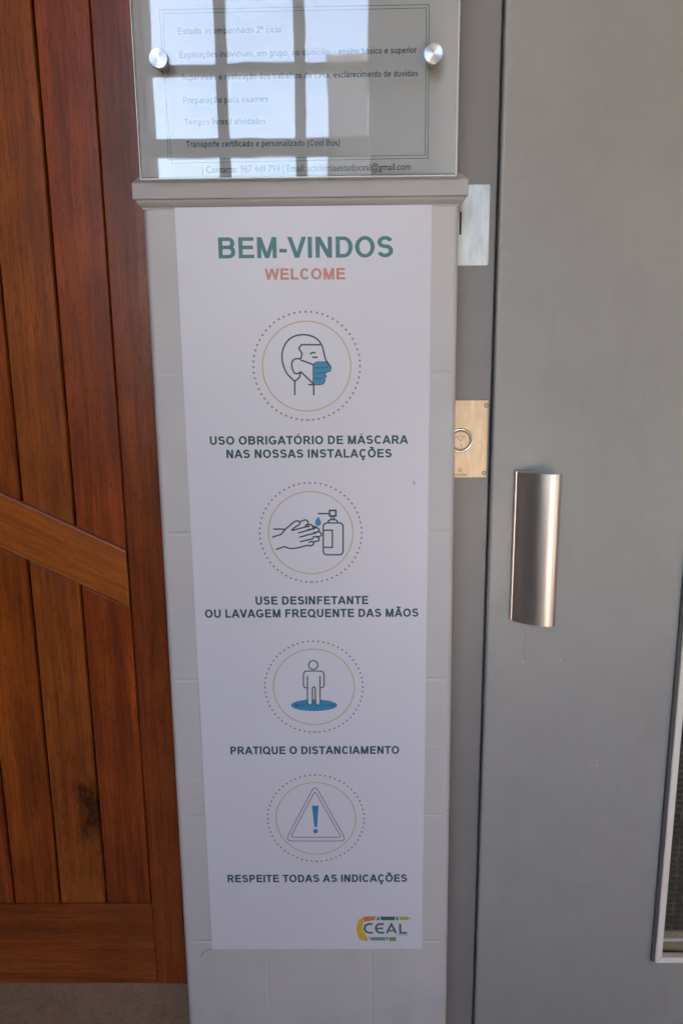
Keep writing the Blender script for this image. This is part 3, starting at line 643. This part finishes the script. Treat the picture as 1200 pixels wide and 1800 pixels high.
# ================================================================== TIMBER DOOR
td = thing('timber_door', 'varnished reddish timber plank door with a diagonal brace left of the pillar', 'door', (-.75, .09, .36))
DY = .060; G = [-.3765, -.4625, -.549, -.6355, -.722, -.8085, -.895, -.9815]
tops = [((.17, .030, .005), (.41, .090, .013)), ((.19, .042, .007), (.47, .140, .022)), ((.17, .034, .005), (.44, .112, .014)), ((.16, .028, .005), (.37, .084, .014))]
zbt, ztp, zr = zb-1.1855, zb+.85, zb-1.0105
def plank(x0, x1, zlo, zhi, mat, y=DY, ch=.0042):
    # plank with chamfered long edges
    b = prism_z([(x0+.0014, y+ch), (x0+ch, y), (x1-ch*.7, y), (x1-.0014, y+ch*.7), (x1-.0014, y+.024), (x0+.0014, y+.024)], zlo, zhi)
    link('plank', b, mat, td)
for i in range(len(G)-1):
    dk, lt = tops[i % 4]
    kn = (-.480, ZC-.832, .034, .095) if i == 1 else None
    plank(G[i+1], G[i], zr+.0008, zb+.6395, wood('plank_wood', 'z', dk, lt, i+1, kn))
link('backing', box(-1.16, -.3065, DY+.0245, DY+.040, zbt, ztp), MAT['black'], td)
stm = wood('stile_wood', 'z', (.15, .029, .005), (.37, .086, .014), 21)
def stile(x0, x1):
    link('stile', box(x0, x1, DY-.0035, DY+.024, zbt, ztp, .0016, 2), stm, td)
stile(-.3750, -.3062-.0015); stile(-1.06, -.983)
rl = wood('rail_wood', 'x', (.17, .036, .006), (.40, .108, .017), 31)
link('bottom_rail', box(-.983, -.3758, DY-.003, DY+.0236, zbt+.0004, zr, .0016, 2), rl, td)
link('top_rail', box(-.983, -.3758, DY-.003, DY+.0236, zb+.64, ztp-.0004, .0016, 2), rl, td)
# diagonal brace: runs down to the right at about 27 degrees
bx0 = -.9825; s_ = -.50
up = lambda x: zb-.3255+s_*(x+.3765); lo_ = lambda x: zb-.4235+s_*(x+.3765)
link('diagonal_brace', prism_y([(bx0, lo_(bx0)), (-.3767, lo_(-.3767)), (-.3767, up(-.3767)), (bx0, up(bx0))], DY-.011, DY-.0003, .0018), wood('brace_wood', math.atan(.5)*-1, (.34, .086, .012), (.64, .20, .032), 41), td)
# strips added to give a glint under the brace, broken at each plank joint
for i in range(len(G)-1):
    xa, xb = G[i+1]+.006, G[i]-.006
    link('glint_strip', prism_y([(xa, lo_(xa)-.0100), (xb, lo_(xb)-.0100), (xb, lo_(xb)-.0075), (xa, lo_(xa)-.0075)], DY-.0022, DY-.0001, .0006), stm, td)
# sill
tag(link('door_sill', box(-1.25, -.3075, DY+.006, .144, .0, zbt-.003, .002, 2), MAT['stone']), 'mottled brown stone sill under the timber door', 'sill')

# ================================================================== LIFT DOOR FRAME
fr_ = thing('door_frame', 'dark grey enamelled steel frame strip between the pillar and lift door', 'door frame', (.2, .12, 0))
link('jamb', box(.1735, .2368, .100, .143, 0, 2.42, .0012, 2), MAT['frame_paint'], fr_)
link('jamb', box(1.165, 1.23, .100, .143, 0, 2.42, .0012, 2), MAT['frame_paint'], fr_)
link('head', box(.2368, 1.165, .101, .143, 2.36, 2.42, .0012, 2), MAT['frame_paint'], fr_)
link('rebate', box(.2368, .262, .136, .1435, 0, 2.36), MAT['black'], fr_)

ld = thing('lift_door', 'grey enamelled lift door with a curved pull handle and narrow window', 'door', (.7, .1, .01))
LY, L0 = .088, .2398
LX0, LX1, LZ0, LZ1 = .5805, .78, zb-1.158, zb+.35      # window opening
b = bmesh.new()
# leaf as four pieces around the window, one mesh, rounded free edge on the left
r_ = .005
def leafcol(x0, x1, z0, z1, rl=False):
    pts = ([(x0, .133), (x0, LY+r_)]+[(x0+r_-r_*cos(R(a)), LY+r_-r_*sin(R(a))) for a in (18, 36, 54, 72, 90)] if rl else [(x0, .133), (x0, LY)])+[(x1, LY), (x1, .133)]
    prism_z(pts, z0, z1, b)
leafcol(L0, LX0, .012, 2.355, True); leafcol(LX1, 1.162, .012, 2.355); leafcol(LX0, LX1, .012, LZ0); leafcol(LX0, LX1, LZ1, 2.355)
link('door_leaf', b, MAT['door_paint'], ld)
# pull handle: curved aluminium strip, fixed on the left and standing off on the right
hd = thing('pull_handle', None, None, (.31, LY, zb-.33)); hd.parent = ld; hd.matrix_parent_inverse = ld.matrix_world.inverted()
hz0, hz1 = zb-.4630, zb-.2010
hx0, hx1 = .2775, .3475
prof_o = [(hx0+a_, LY-b_) for a_, b_ in ((0, .001), (.0018, .0068), (.0055, .0135), (.014, .0225), (.026, .0312), (.038, .0378), (.050, .0415), (.060, .0426), (.066, .0415), (.0700, .0390), (.0715, .0350))]
po = curve(prof_o, 5); pin = []
for i, p in enumerate(po):
    a = Vector(po[max(0, i-1)]); c = Vector(po[min(len(po)-1, i+1)]); d = (c-a).normalized(); pin.append((p[0]+d.y*-.0030, p[1]+d.x*.0030))
b = bmesh.new(); L_ = []
for pts in (po, pin):
    L_.append([[b.verts.new((x, y, z)) for x, y in pts] for z in (hz0, hz1)])
n = len(po)
for i in range(n-1):
    for s in (0, 1): b.faces.new((L_[s][0][i], L_[s][0][i+1], L_[s][1][i+1], L_[s][1][i]))
    for e in (0, 1): b.faces.new((L_[0][e][i], L_[0][e][i+1], L_[1][e][i+1], L_[1][e][i]))
for i in (0, n-1): b.faces.new((L_[0][0][i], L_[0][1][i], L_[1][1][i], L_[1][0][i]))
bmesh.ops.recalc_face_normals(b, faces=b.faces)
o = link('grip', b, MAT['alu'], hd, True)
o.data.set_sharp_from_angle(angle=R(40))
link('mounting_plate', box(hx0+.001, hx0+.031, LY-.0100, LY-.0002, hz0+.001, hz1+.0012, .0006, 1), MAT['alu'], hd)
for nm, p in (('paint_chip', (918, 1163)), ('paint_chip', (984, 1159.5)), ('paint_chip', (1049, 1345.5))):
    ik = Ink(LY); ik.pxpoly([(p[0]+1.7*cos(a), p[1]+1.3*sin(a+.4)) for a in (0, 1, 2, 3, 4, 5)]); ik.done(nm, 'chip', ld)
ik = Ink(LY); ik.px(curve([(923, 1105), (922, 1130), (920, 1160)]), .7); ik.done('drip_mark', 'frame_paint', ld)
# window of the lift door
wn = thing('door_window', None, None, (.68, LY, zb-.4)); wn.parent = ld; wn.matrix_parent_inverse = ld.matrix_world.inverted()
def framering(name, x0, x1, z0, z1, wd_, y0, y1, mat, bev):
    b = bmesh.new()
    def bar(q): merge(b, prism_y(q, y0, y1, bev))
    bar([(x0, z0), (x0+wd_, z0+wd_), (x0+wd_, z1-wd_), (x0, z1)]); bar([(x1, z0), (x1, z1), (x1-wd_, z1-wd_), (x1-wd_, z0+wd_)])
    bar([(x0, z0), (x1, z0), (x1-wd_, z0+wd_), (x0+wd_, z0+wd_)]); bar([(x0, z1), (x0+wd_, z1-wd_), (x1-wd_, z1-wd_), (x1, z1)])
    return link(name, b, MAT[mat], wn)
link('frame_strip', box(.5745, .5812, LY-.0075, LY-.0003, zb-1.160, LZ1+.006, .001, 2), MAT['frame_strip'], wn)  # dark strip along the left side of the window frame
framering('window_frame', .5806, LX1+.006, zb-1.1600, LZ1+.006, .0125, LY-.0115, LY+.004, 'bead', .0022)
k = M('lift_glass'); out = k.t.nodes['Material Output']; k.t.nodes.remove(k.b)
tr = k.n('BsdfTransparent'); tr.inputs[0].default_value = (.92, .93, .91, 1); gl = k.n('BsdfGlossy'); gl.inputs['Roughness'].default_value = .05
fr = k.n('Fresnel'); fr.inputs[0].default_value = 1.35; mx = k.n('MixShader'); k.l(fr.outputs[0], mx.inputs[0]); k.l(tr.outputs[0], mx.inputs[1]); k.l(gl.outputs[0], mx.inputs[2]); k.l(mx.outputs[0], out.inputs[0])
link('pane', box(LX0+.001, LX1-.004, LY+.0045, LY+.0065, LZ0+.001, LZ1-.001), k.m, wn)
# what shows through the window
sh = thing('lift_shaft_lining', 'dark mesh lining with tan board and white trim behind the lift door window', 'lift shaft', (.7, .16, .01))
SYL = .105
x_, zl = at(1180, 1647, SYL); x_, zw = at(1180, 1637+10, SYL)
z1_ = at(1180, 1634.5, SYL)[1]; z2_ = at(1180, 1644.5, SYL)[1]; z3_ = at(1180, 1650, SYL)[1]
link('mesh_lining', box(LX0+.001, LX1-.001, SYL, SYL+.01, z1_, LZ1-.001), MAT['mesh'], sh)
link('tan_board', box(LX0+.001, LX1-.001, SYL-.004, SYL+.01, LZ0+.0005, z1_-.0005, .001, 1), MAT['tan'], sh)
link('white_trim', box(LX0+.002, LX1-.002, SYL-.008, SYL-.0042, z3_, z2_, .0008, 1), MAT['white'], sh)

# ================================================================== PLATES ON THE JAMB
JY = .100
x0, z1 = .1738, at(835, 325, JY)[1]; x1, z0 = at(858.5, 400, JY)[0], at(835, 467, JY)[1]
cp = thing('cover_plate', 'blank brushed steel cover plate with a keyhole slot beside the ledge', 'plate', (x0, JY, (z0+z1)/2))
def rr_plate(x0, x1, z0, z1, r, y0, y1, bev=.0005):
    pts = []
    for cx, cz, a in ((x1-r, z1-r, 0), (x0+r, z1-r, 90), (x0+r, z0+r, 180), (x1-r, z0+r, 270)): pts += [(cx+r*cos(R(a+t)), cz+r*sin(R(a+t))) for t in (0, 30, 60, 90)]
    return prism_y(pts, y0, y1)
link('plate', rr_plate(x0-.012, x1, z0, z1, .0025, JY-.0025, JY-.0003), MAT['steel'], cp)
sx_, sz_ = at(808.5, 393, JY)
link('slot', box(sx_-.0014, sx_+.0014, JY-.0033, JY-.0026, at(808, 413, JY)[1], at(808, 373, JY)[1]), MAT['black'], cp)
x0 = .1738; x1, z1 = at(858.5, 703, JY)[0], at(830, 703, JY)[1]; z0 = at(830, 839, JY)[1]
bp = thing('call_button_panel', 'brass lift call panel with a round down arrow button beside the pillar', 'call panel', (x0, JY, (z0+z1)/2))
link('face_plate', box(x0-.03, x1-.0008, JY-.0030, JY-.0003, z0, z1, .0004, 1), MAT['brass'], bp)
bxc, bzc = at(808.5, 773.5, JY)
FP = JY-.0031
link('button_ring', lathe(bxc, bzc, [(.0168, FP+.0002), (.0172, FP-.0018), (.0182, FP-.0026), (.0196, FP-.0024), (.0206, FP+.0001)], 64), MAT['chrome'], bp, True)
link('button_groove', lathe(bxc, bzc, [(.0148, FP-.0003), (.0168, FP-.0003)], 48), MAT['screw'], bp)
link('button', disc(bxc, bzc, .0148, FP-.0020, FP, .0008, 48), MAT['brass'], bp)
ik = Ink(FP-.0020)
a = [at(800.5, 767, FP), at(816.5, 766.5, FP), at(808.5, 775, FP)]; ik.ribbon(a, .0011, .0011, True)
ik.px([(807, 782), (811, 782), (811, 785)], 1.2); ik.done('down_arrow', 'screw', bp)
for p in ((853.5, 712.5), (849.5, 831)):
    x, z = at(*p, JY); sc = link('screw', disc(x, z, .0038, FP-.0010, FP, .0004, 24), MAT['screw'], bp)
    link('screw_socket', lathe(x, z, [(0, FP-.0012), (.0016, FP-.0012)], 12), MAT['brass'], sc)
x, z = at(807.5, 825.5, JY)
link('indicator_ring', lathe(x, z, [(.0018, FP-.0006), (.0034, FP-.0006), (.0034, FP)], 24), MAT['screw'], bp)
font_text('Schindler', (790, 837), (821, 836.5), FP, 'maker_text', 'screw', bp, 5.0, .03)

# ================================================================== BEHIND THE CAMERA: what lights the wall and shows in the sign
gr = thing('entrance_grille', 'dark barred entrance screen open to the sky behind the photographer', 'screen', ((wx0+wx1)/2, YB-.1, wz0))
for nm, xs_ in (('upright', (-.656, -.262)),):
    for x in xs_: link(nm, box(x, x+.055, YB-.14, YB-.08, wz0, wz1, .004, 1), MAT['darkwood'], gr)
for z, hh in ((wz0, .05), (1.76, .05), (2.13, .05), (2.535, .085), (2.925, .045), (3.33, .06)): link('crossbar', box(wx0, wx1, YB-.135, YB-.085, z, z+hh, .004, 1), MAT['darkwood'], gr)
bd = thing('street_building', 'sunlit cream rendered building across the street', 'building', (6, -16, 0))
b = box(3.2, 16, -19, -12, -.1, 8.5); link('wall', b, MAT['facade'], bd)
for i in range(4):
    for j in range(2): link('window', box(4.4+i*2.9, 5.5+i*2.9, -11.97, -11.9, 1.1+3.4*j, 2.9+3.4*j), MAT['darkwood'], bd)
link('roof', box(3.0, 16.3, -19.2, -11.7, 8.5, 8.7), MAT['floor'], bd)

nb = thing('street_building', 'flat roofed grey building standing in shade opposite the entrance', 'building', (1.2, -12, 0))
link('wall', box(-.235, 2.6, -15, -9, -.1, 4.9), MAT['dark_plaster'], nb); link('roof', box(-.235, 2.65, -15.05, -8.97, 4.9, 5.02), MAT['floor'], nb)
